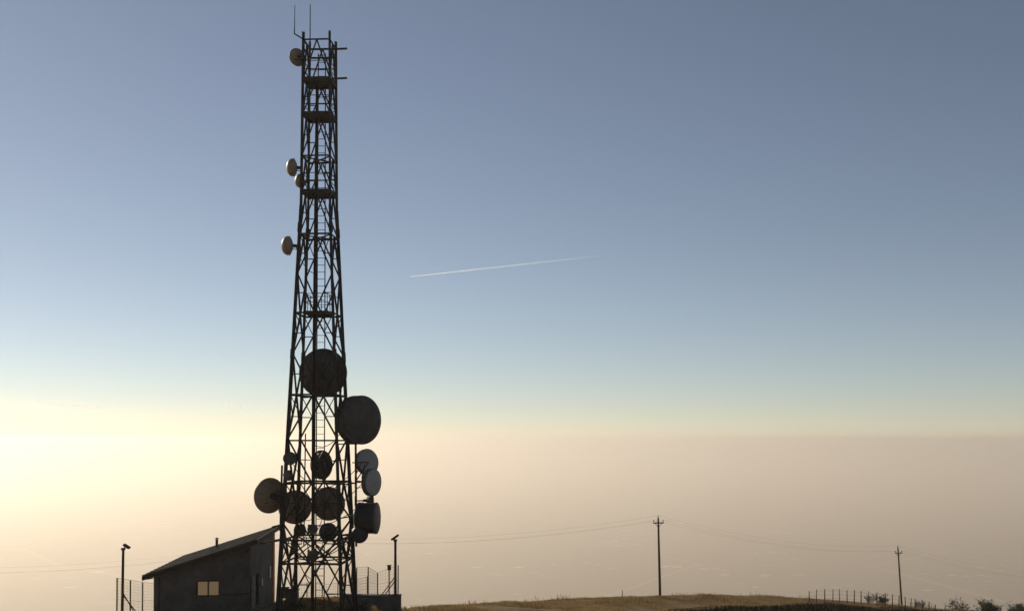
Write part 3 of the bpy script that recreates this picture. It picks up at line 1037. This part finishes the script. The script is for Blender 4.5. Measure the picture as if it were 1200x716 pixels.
for (p, q_, w) in ((SP(0, -.02, None, -.12), SP(RW, -.02, None, -.12), 0.04), (SP(0, RD + .02, None, -.12), SP(RW, RD + .02, None, -.12), 0.04),
                   (SP(-.02, 0, None, -.12), SP(-.02, RD, None, -.12), 0.04), (SP(RW + .02, 0, None, -.12), SP(RW + .02, RD, None, -.12), 0.04)):
    mb = MB(); mb.bar(p, q_, w, 0.22); mb.build('fascia_board', 'fascia', roof)
for k in range(9):                            # rafter tails under the high eave
    bb = 0.5 + (RD - 1) * k / 8
    mb = MB(); mb.bar(SP(RW - .55, bb, None, -.18), SP(RW - .05, bb, None, -.18), 0.08, 0.14); mb.build('rafter', 'fascia', roof)
# flue on the roof
fb_ = 5.2
fa = None
for s in np.linspace(0, RW, 200):
    p = SP(float(s), fb_)
    if 600 + FPX * p.x / p.y > 254.8: fa = float(s); break
p = SP(fa, fb_)
mb = MB(); mb.tube([p + Vector((0, 0, -.05)), Vector((p.x, p.y, W(254.8, 631.5, p.y).z))], 0.08, 10)
mb.lathe([(0.0, 0.14), (0.09, 0.001)], 12, Matrix.Translation(Vector((p.x, p.y, W(254.8, 631, p.y).z))) @ Matrix.Rotation(R(-90), 4, 'Y'))
mb.build('flue', 'steel', roof)


# ------------------------------------------------------------------ lamp posts
def lamp_post(px, ptop, Y, z0, head, label, braces):
    b_ = W(px, 700, Y)
    root = thing('lamp_post', label, 'lamp post', (b_.x, Y, z0), 'floodlight posts round the compound')
    top = W(px + (1.2 if px < 300 else 0), ptop, Y)
    mb = MB(); mb.tube([(b_.x, Y, z0), top], [0.085, 0.07], 10); mb.build('post', 'steel', root)
    mb = MB(); mb.box((b_.x, Y, z0 + .03), (0.32, 0.32, 0.05)); mb.build('base_plate', 'steel', root)
    a, c = W(*head[0], Y - 0.05), W(*head[1], Y - 0.05)
    mb = MB(); mb.bar(a, c, 0.26, 0.12); hs = mb.build('floodlight_housing', 'lamp', root, bevel=0.02)
    d = (c - a).normalized()
    up = Vector((-d.z, 0, d.x))
    mb = MB(); mb.bar(lerp(a, c, .08) - up * .062, lerp(a, c, .92) - up * .062, 0.2, 0.02); mb.build('lens', 'lens', hs)
    mb = MB(); mb.box(top, (0.2, 0.16, 0.12)); mb.bar(top, lerp(a, c, .4), 0.05); mb.build('head_bracket', 'lamp', root)
    for e0, e1 in braces:
        mb = MB(); mb.tube([W(*e0, Y + 0.05), W(*e1, Y + 0.3)], 0.03, 6); mb.build('brace', 'steel', root)
    return root


ZL = -1.2
lamp_post(143.2, 643, 57.0, ZL, ((145, 637.5), (152, 642)), 'lamp post with floodlight by the fence left of the shed', [((144, 697), (164, 722)), ((144, 694), (160, 722))])
WALLY = 60.0
wt = W(440, 697.2, WALLY).z
lamp_post(463.3, 633, WALLY, wt, ((458.6, 632.2), (467, 626.4)), 'lamp post with tilted floodlight on the concrete wall end', [((462.5, 676), (447.5, 696.5)), ((462.5, 681), (451, 696.5))])

# ------------------------------------------------------------------ concrete wall end
wl = thing('concrete_wall', 'low grey concrete wall right of the tower foot', 'wall', W(437, 700, WALLY))
xa, xb = W(404, 697, WALLY).x, W(470.3, 697, WALLY).x
mb = MB()
mb.box(((xa + xb) / 2, WALLY + .1, (wt - 2.2) / 2 - .02), (xb - xa - .06, .42, wt + 2.2))
mb.build('wall_body', 'concrete', wl, bevel=0.02)
nbk = 5
for k in range(nbk):
    x0, x1 = lerp(xa, xb, k / nbk) + .008, lerp(xa, xb, (k + 1) / nbk) - .008
    mb = MB(); mb.box(((x0 + x1) / 2, WALLY + .1, wt - .01 + rnd.uniform(-.006, .006)), (x1 - x0, .52, .09)); mb.build('coping_stone', 'concrete', wl, bevel=0.012)


# ------------------------------------------------------------------ wire mesh fences
def mesh_fence(label, posts, step=0.16, wr=0.0035, pr_=0.035, name='wire_mesh_fence', angle_top=False):
    """posts: (px, ptop, pbottom, Y)"""
    base_ = W(posts[0][0], posts[0][2], posts[0][3])
    root = thing(name, label, 'fence', base_)
    T_ = [(W(p[0], p[1], p[3]), W(p[0], p[2], p[3])) for p in posts]
    for t_, b_ in T_:
        mb = MB(); mb.bar(Vector((t_.x, t_.y, b_.z)), t_, pr_ * 1.8, pr_ * 1.8, ref=(0, 1, 0)); mb.build('post', 'post', root)
    for (t0, b0), (t1, b1) in zip(T_[:-1], T_[1:]):
        mb = MB()
        L = (t1 - t0).length
        H = min(t0.z - b0.z, t1.z - b1.z)
        nh = max(3, int(H / step))
        for k in range(nh + 1):
            s = k / nh
            p, q_ = lerp(b0, t0, s), lerp(b1, t1, s)
            r_ = wr * (2.2 if k in (0, nh, nh // 2) else 1)
            mb.bar(p, q_, r_ * 2)
        nv = max(3, int(L / step))
        for k in range(1, nv):
            s = k / nv
            mb.bar(lerp(b0, b1, s), lerp(t0, t1, s), wr * 2, ref=(0, 1, 0))
        o = mb.build('mesh_panel', 'wire', root)
        o['kind'] = 'stuff'
    return root


mesh_fence('wire mesh fence beside the lamp post left of the shed', [(137.3, 677, 724, 57.6), (152.9, 679.5, 724, 59.0), (167.2, 682, 724, 60.4), (188, 684, 724, 62.4)])
mesh_fence('wire mesh fence standing on the concrete wall right of the tower', [(418, 664.5, 700, 64.0), (431.5, 664, 699, 62.5), (442.6, 671, 697.5, 60.2), (466.6, 662, 697.2, 60.0)])
mesh_fence('low line of mesh fence behind the tower legs', [(347, 683, 706, 68), (359.8, 682.5, 706, 68), (364.6, 683, 706, 68), (377.6, 685, 706, 68), (396, 683, 706, 67.5), (413, 681, 704, 67), (430.5, 675, 700, 66)])

# short post with a box on it, beside the right lamp post
sp_ = thing('signal_post', 'short post with a small dark box on top by the right lamp post', 'post', W(456, 697, WALLY - .05))
mb = MB(); mb.tube([W(456, 697, WALLY - .05), W(456, 667, WALLY - .05)], 0.035, 8); mb.build('post', 'steel', sp_)
p = W(456.2, 665, WALLY - .05)
mb = MB(); mb.box(p, (0.2, 0.2, 0.27)); mb.build('box', 'lamp', sp_, bevel=0.02)
mb = MB(); mb.box(p + Vector((0, 0, .15)), (0.26, 0.26, 0.03)); mb.build('lid', 'lamp', sp_)

# equipment cabinets at the foot of the tower
for px, py, w_, h_, lab in ((333.5, 694.5, 0.36, 0.55, 'small dark cabinet on a stand at the tower foot, nearer the shed'), (343, 697.5, 0.62, 0.65, 'wider dark cabinet at the tower foot among the left legs')):
    Yc = TY + 2.6
    p = W(px, py, Yc)
    cb = thing('equipment_cabinet', lab, 'cabinet', (p.x, Yc, 0))
    mb = MB(); mb.box((p.x, Yc, p.z), (w_, 0.4, h_)); mb.build('body', 'lamp', cb, bevel=0.02)
    mb = MB(); mb.box((p.x, Yc - .205, p.z), (w_ * .82, 0.02, h_ * .84)); mb.build('door', 'dish_dark', cb)
    mb = MB(); mb.box((p.x, Yc, p.z + h_ / 2 + .02), (w_ + .1, .5, .035)); mb.build('lid', 'steel', cb)
    for sx in (-1, 1):
        mb = MB(); mb.bar((p.x + sx * w_ * .35, Yc, -.1), (p.x + sx * w_ * .35, Yc, p.z - h_ / 2), 0.05); mb.build('leg', 'steel', cb)


# ------------------------------------------------------------------ power line
def power_pole(px, ptop, pbot, Y, lean_px, parm, label, H=None):
    b_ = W(px + lean_px, pbot, Y)
    t_ = W(px, ptop, Y)
    g = gz(b_.x, b_.y)
    root = thing('power_pole', label, 'utility pole', (b_.x, b_.y, min(g, b_.z)), 'wooden poles carrying the power line')
    d = (b_ - t_).normalized()
    base_ = t_ + d * ((t_.z - min(g, b_.z) + .4) / -d.z)
    mb = MB(); mb.tube([base_, t_], [0.16, 0.10], 10); mb.build('pole', 'pole_wood', root)
    c = lerp(t_, b_, (parm - ptop) / (pbot - ptop))
    ax = Vector((0.94, 0.34, 0)).normalized()
    mb = MB(); mb.bar(c - ax * .68 + Vector((0, -.14, 0)), c + ax * .68 + Vector((0, -.14, 0)), 0.11, 0.13); arm = mb.build('crossarm', 'pole_wood', root)
    for s in (-1, 1):
        mb = MB(); mb.bar(c + ax * (.45 * s) + Vector((0, -.13, -.04)), c + Vector((0, -.13, -.55)), 0.04); mb.build('arm_brace', 'steel', root)
    tips = []
    for off in (-.6, .6, 0):
        p = (c + ax * off + Vector((0, -.14, .07))) if off else t_
        mb = MB()
        mb.lathe([(0, .02), (.1, .02), (.1, .07), (.16, .05), (.18, .075), (.25, .05), (.3, .001)], 10, Matrix.Translation(p) @ Matrix.Rotation(R(-90), 4, 'Y'))
        mb.build('insulator', 'dish_grey', root, smooth=True)
        tips.append(p + Vector((0, 0, .26)))
    return tips


t1 = power_pole(771.3, 606.5, 697.5, 118, 2.2, 612.3, 'wooden power pole alone on the crest of the meadow')
t2 = power_pole(1052.2, 641, 709.8, 159, 4.6, 647.5, 'leaning wooden power pole behind the pasture fence')
t3 = power_pole(347.6, 631, 745, 124, 0, 637, 'wooden power pole hidden behind the left tower leg')
t4 = power_pole(-60, 668, 790, 112, 0, 675, 'wooden power pole down the slope beyond the lamp post')
t5 = power_pole(1290, 676, 740, 205, 0, 682, 'wooden power pole down the slope beyond the bushes')
wire_kind = ('off the near crossarm tip', 'off the far crossarm tip', 'off the pole top')
for ta, tb, sag, txt in ((t3, t1, 1.2, 'from crest pole to tower'), (t1, t2, 1.3, 'from crest pole to leaning pole'),
                         (t4, t3, 1.0, 'running past the shed'), (t2, t5, 1.4, 'from leaning pole over the bushes')):
    for j in range(3):
        pts = [lerp(ta[j], tb[j], k / 24) - Vector((0, 0, sag * 4 * (k / 24) * (1 - k / 24))) for k in range(25)]
        mb = MB(); mb.tube(pts, 0.0042, 4)
        tag(mb.build('power_line', 'cable'), 'thin power line ' + txt + ', strung ' + wire_kind[j], 'cable', 'power lines')

# ------------------------------------------------------------------ pasture fence on the crest
pf = thing('pasture_fence', 'pasture fence of weathered stakes and wire on the meadow crest', 'fence', (W(976, 703, 140)))
PX = [948, 956.6, 966.7, 976, 984, 992.8, 1001, 1009, 1017.5, 1028, 1037, 1045.5, 1053.3, 1061, 1067.5, 1073, 1081, 1089, 1096]
tops, bots = [], []
for k, px in enumerate(PX):
    Y = interp(px, [948, 1009, 1096], [134, 148, 160])
    pt_ = interp(px, [948, 976, 1001, 1028, 1053, 1073, 1089, 1096], [691.5, 690, 691.5, 693.5, 697, 700.5, 705, 708]) + rnd.uniform(-.8, .8)
    pb_ = pt_ + 15
    t_ = W(px + rnd.uniform(-.6, .6), pt_, Y)
    bx_ = W(px, pb_, Y).x
    g = gz(bx_, Y)
    mb = MB()
    r0 = rnd.uniform(.055, .085)
    mb.tube([(bx_, Y, min(g, t_.z - 1.1) - .3), lerp(Vector((bx_, Y, g)), t_, .5) + Vector((rnd.uniform(-.03, .03), 0, 0)), t_], [r0, r0 * .95, r0 * .75], 7)
    mb.build('stake', 'wood', pf)
    tops.append(t_); bots.append(Vector((bx_, Y, max(g, t_.z - 1.7))))
for h in (.12, .42, .74):
    mb = MB()
    for k in range(len(PX) - 1):
        p, q_ = lerp(tops[k], bots[k], h), lerp(tops[k + 1], bots[k + 1], h)
        mb.tube([p, lerp(p, q_, .5) - Vector((0, 0, .05)), q_], 0.012, 4, cap=False)
    mb.build('wire', 'wire', pf)
# lone marker stake on the meadow
p = W(729, 698.5, 112)
g = gz(p.x, 112)
mk = MB(); mk.tube([(p.x, 112, g - .3), (p.x + .02, 112, g + .3), (p.x + .03, 112, W(729, 691, 112).z)], [.05, .045, .04], 7)
mk = tag(mk.build('marker_stake', 'wood'), 'short lone wooden stake on the meadow left of the crest pole', 'stake')


# ------------------------------------------------------------------ shrubs
def shrub(x, Y, z0, wd, ht, label, group, seed, leafy=0.5, mat='leaf', name='bare_shrub', nst=9):
    r_ = random.Random(seed)
    root = thing(name, label, 'bush', (x, Y, z0), group)
    stems, twigs, lv = MB(), MB(), MB()

    def grow(p, d, ln, rad, depth):
        n_ = 3
        pts = [p]
        for i in range(n_):
            d = (d + Vector((r_.uniform(-.28, .28), r_.uniform(-.28, .28), r_.uniform(-.12, .2)))).normalized()
            pts.append(pts[-1] + d * ln / n_)
        (stems if depth < 1 else twigs).tube(pts, [lerp(rad, rad * .55, i / n_) for i in range(n_ + 1)], 4 if depth < 2 else 3, cap=False)
        if depth < 3:
            for _ in range(r_.choice((3, 4)) if depth < 2 else 4):
                i = r_.randint(0 if depth == 0 else 1, n_)
                d2 = (d + Vector((r_.uniform(-.9, .9), r_.uniform(-.9, .9), r_.uniform(-.35, .6)))).normalized()
                grow(pts[i], d2, ln * r_.uniform(.6, .95), rad * .55, depth + 1)
        if depth >= 2:
            for _ in range(int(r_.random() < leafy) * r_.randint(2, 5)):
                c = pts[-1] + Vector((r_.uniform(-.05, .05), r_.uniform(-.05, .05), r_.uniform(-.05, .05))) * ht
                s = r_.uniform(.03, .07) * ht * .8
                u = Vector((r_.uniform(-1, 1), r_.uniform(-1, 1), r_.uniform(-1, 1))).normalized()
                v_ = u.cross(Vector((r_.uniform(-1, 1), r_.uniform(-1, 1), r_.uniform(-1, 1)))).normalized()
                lv.add([c - u * s, c + v_ * s * .5, c + u * s, c - v_ * s * .5], [(0, 1, 2, 3)])

    for k in range(nst):
        a = 2 * math.pi * k / nst + r_.uniform(-.3, .3)
        sp__ = r_.uniform(.15, .95)
        d = Vector((math.cos(a) * sp__ * wd / ht * .62, math.sin(a) * sp__ * .6, 1)).normalized()
        grow(Vector((x + math.cos(a) * .12 * wd, Y + math.sin(a) * .1, z0 - .1)), d, ht * r_.uniform(.3, .46), .03 * ht * .6, 0)
    stems.build('stem', 'bark', root)
    o = twigs.build('twigs', 'bark', root); o['kind'] = 'stuff'
    if lv.v:
        o = lv.build('leaves', mat, root); o['kind'] = 'stuff'
    return root


def put_shrub(px, ptop, pbot, Y, wpx, label, group, seed, **kw):
    p = W(px, pbot, Y)
    g = gz(p.x, Y)
    z0 = min(p.z, g)
    ht = W(px, ptop, Y).z - z0
    return shrub(p.x, Y, z0, wpx * Y / FPX, ht, label, group, seed, **kw)


G1 = 'bushes growing on the far slope'
put_shrub(1034, 694.5, 708, 155, 17, 'leafless bush growing through the pasture fence stakes', None, 3, leafy=.6)
put_shrub(1019, 692.5, 707, 153, 13, 'thin twiggy bush by the pasture fence with its crown leaning', None, 14, leafy=.3, nst=6)
put_shrub(1078, 702, 713, 163, 16, 'low brush at the lower end of the pasture fence', None, 5, leafy=.6)
put_shrub(1123, 702, 722, 168, 23, 'open twiggy bush on the slope nearest the pasture fence end', G1, 6, leafy=.35)
put_shrub(1158, 701.5, 724, 170, 26, 'dense round bush on the slope, middle of three', G1, 8, leafy=.95, nst=13)
put_shrub(1194, 704, 726, 172, 24, 'bush on the slope farthest from the pasture fence', G1, 9, leafy=.8, nst=11)
put_shrub(417, 703, 722, 57.5, 40, 'dark leafy shrub before the concrete wall', None, 11, leafy=1, mat='leaf_dark', name='leafy_shrub', nst=16)
put_shrub(402, 708, 724, 57.0, 22, 'lower dark shrub at the right tower leg', None, 12, leafy=1, mat='leaf_dark', name='leafy_shrub', nst=11)
put_shrub(346, 701, 722, 58.2, 26, 'dark shrub between the left tower legs and the cabinets', None, 13, leafy=1, mat='leaf_dark', name='leafy_shrub', nst=12)
put_shrub(331, 707, 724, 57.2, 16, 'small dark shrub by the shed corner and tower leg', None, 15, leafy=1, mat='leaf_dark', name='leafy_shrub', nst=9)


# ------------------------------------------------------------------ grass and heath (uncountable)
def blades(name, mat, N, tr, yr, hr, wr, cond=None, seed=1, lean=.35, label=None):
    g = np.random.default_rng(seed)
    t = g.uniform(*tr, N)
    u = g.uniform(0, 1, N)
    lo, hi = yr(t)
    Y = lo + (hi - lo) * u
    keep = hi > lo
    if cond is not None: keep &= cond(t, Y, g)
    t, Y = t[keep], Y[keep]
    N = len(t)
    x = (t - 600) / FPX * Y
    z = ground_z(t, Y) - .03
    clump = 0.65 + 0.5 * np.clip(fbm(x * 5, Y * 5, seed), -1, 1)
    h = g.uniform(*hr, N) * clump
    w = g.uniform(*wr, N)
    a = g.uniform(0, 2 * np.pi, N)
    dx, dy = np.cos(a), np.sin(a)
    b = g.uniform(0, 2 * np.pi, N)
    lx, ly_ = np.cos(b) * lean * h * g.uniform(.2, 1, N), np.sin(b) * lean * h * g.uniform(.2, 1, N)
    P = np.empty((N, 5, 3))
    P[:, 0] = np.stack([x - dx * w, Y - dy * w, z], 1)
    P[:, 1] = np.stack([x + dx * w, Y + dy * w, z], 1)
    P[:, 2] = np.stack([x + dx * w * .7 + lx * .35, Y + dy * w * .7 + ly_ * .35, z + h * .6], 1)
    P[:, 3] = np.stack([x - dx * w * .7 + lx * .35, Y - dy * w * .7 + ly_ * .35, z + h * .6], 1)
    P[:, 4] = np.stack([x + lx, Y + ly_, z + h], 1)
    i = np.arange(N)[:, None] * 5
    quads = i + np.array([0, 1, 2, 3])
    tris = i + np.array([3, 2, 4])
    me = bpy.data.meshes.new(name)
    me.vertices.add(N * 5)
    me.vertices.foreach_set('co', P.ravel())
    loops = np.concatenate([quads, tris], 1).ravel()
    me.loops.add(len(loops))
    me.loops.foreach_set('vertex_index', loops.astype(np.int32))
    me.polygons.add(N * 2)
    st_ = (np.arange(N)[:, None] * 7 + np.array([0, 4])).ravel()
    me.polygons.foreach_set('loop_start', st_.astype(np.int32))
    me.update(calc_edges=True)
    me.validate()
    me.materials.append(M[mat])
    o = bpy.data.objects.new(name, me)
    COL.objects.link(o)
    return tag(o, label, 'grass', kind='stuff')


def yr_meadow(t):
    return np.interp(t, BX, BD) - 2, np.interp(t, CX, CD) + 2.5


blades('grass', 'grass', 230000, (474, 1215), yr_meadow, (.1, .34), (.012, .03), seed=2, label='dry golden grass covering the hilltop meadow')
blades('heath', 'heath', 60000, (735, 1215), lambda t: (np.interp(t, BX, BD) - 14, np.interp(t, BX, BD) + .6), (.08, .55), (.02, .06), seed=4, lean=.6, label='dark low heath on the bank before the meadow')
blades('terrace_grass', 'grass', 16000, (325, 474), lambda t: (np.full_like(t, 56.0), np.interp(t, CX, CD) + .6), (.08, .26), (.01, .022), seed=5, label='brown dry grass on the terrace behind the tower')

blades('grass_tufts', 'grass', 5200, (474, 1130), lambda t: (np.interp(t, CX, CD) - 9, np.interp(t, CX, CD) + 1.5), (.3, .75), (.015, .035),
       cond=lambda t, Y, g: fbm((t - 600) / FPX * Y * 9, Y * 9, 3) > 0.25, seed=9, lean=.5, label='taller dry grass tufts along the meadow crest')

# ------------------------------------------------------------------ contrails
def contrail(label, a, b_, Y, r0, r1, alpha, fade):
    mb = MB()
    A_, B_ = W(*a, Y), W(*b_, Y)
    n_ = 40
    pts, rs = [], []
    for k in range(n_ + 1):
        s = k / n_
        pts.append(lerp(A_, B_, s) + Vector((0, 0, (rnd.uniform(-.12, .12)) * r1)))
        rs.append(lerp(r0, r1, s) * (1 + rnd.uniform(-.12, .12)))
    mb.tube(pts, rs, 14, cap=False)
    o = mb.build('contrail', contrail_material('contrail_vapour', alpha, fade), smooth=False)
    o.data.polygons.foreach_set('use_smooth', [True] * len(o.data.polygons))
    return tag(o, label, 'contrail')


contrail('long white contrail crossing the open blue sky', (481, 324.3), (724, 297.5), 30000, 15, 34, .42, [(0, .9), (.15, 1), (.4, .6), (.7, .2), (1, 0)])
contrail('short pale contrail low in the sky just left of the tower', (260, 473.5), (318, 484.5), 30000, 20, 40, .5, [(0, .3), (.25, 1), (.6, .7), (1, 0)])
contrail('faint pale vapour streak low over the haze, left of the shed roof flue', (40, 471.5), (148, 479.5), 30000, 40, 40, .3, [(0, 0), (.35, 1), (.75, .9), (1, 0)])
contrail('very faint level vapour streak just over the haze bank', (-20, 487.5), (64, 488.8), 30000, 40, 40, .25, [(0, .8), (.6, 1), (1, 0)])
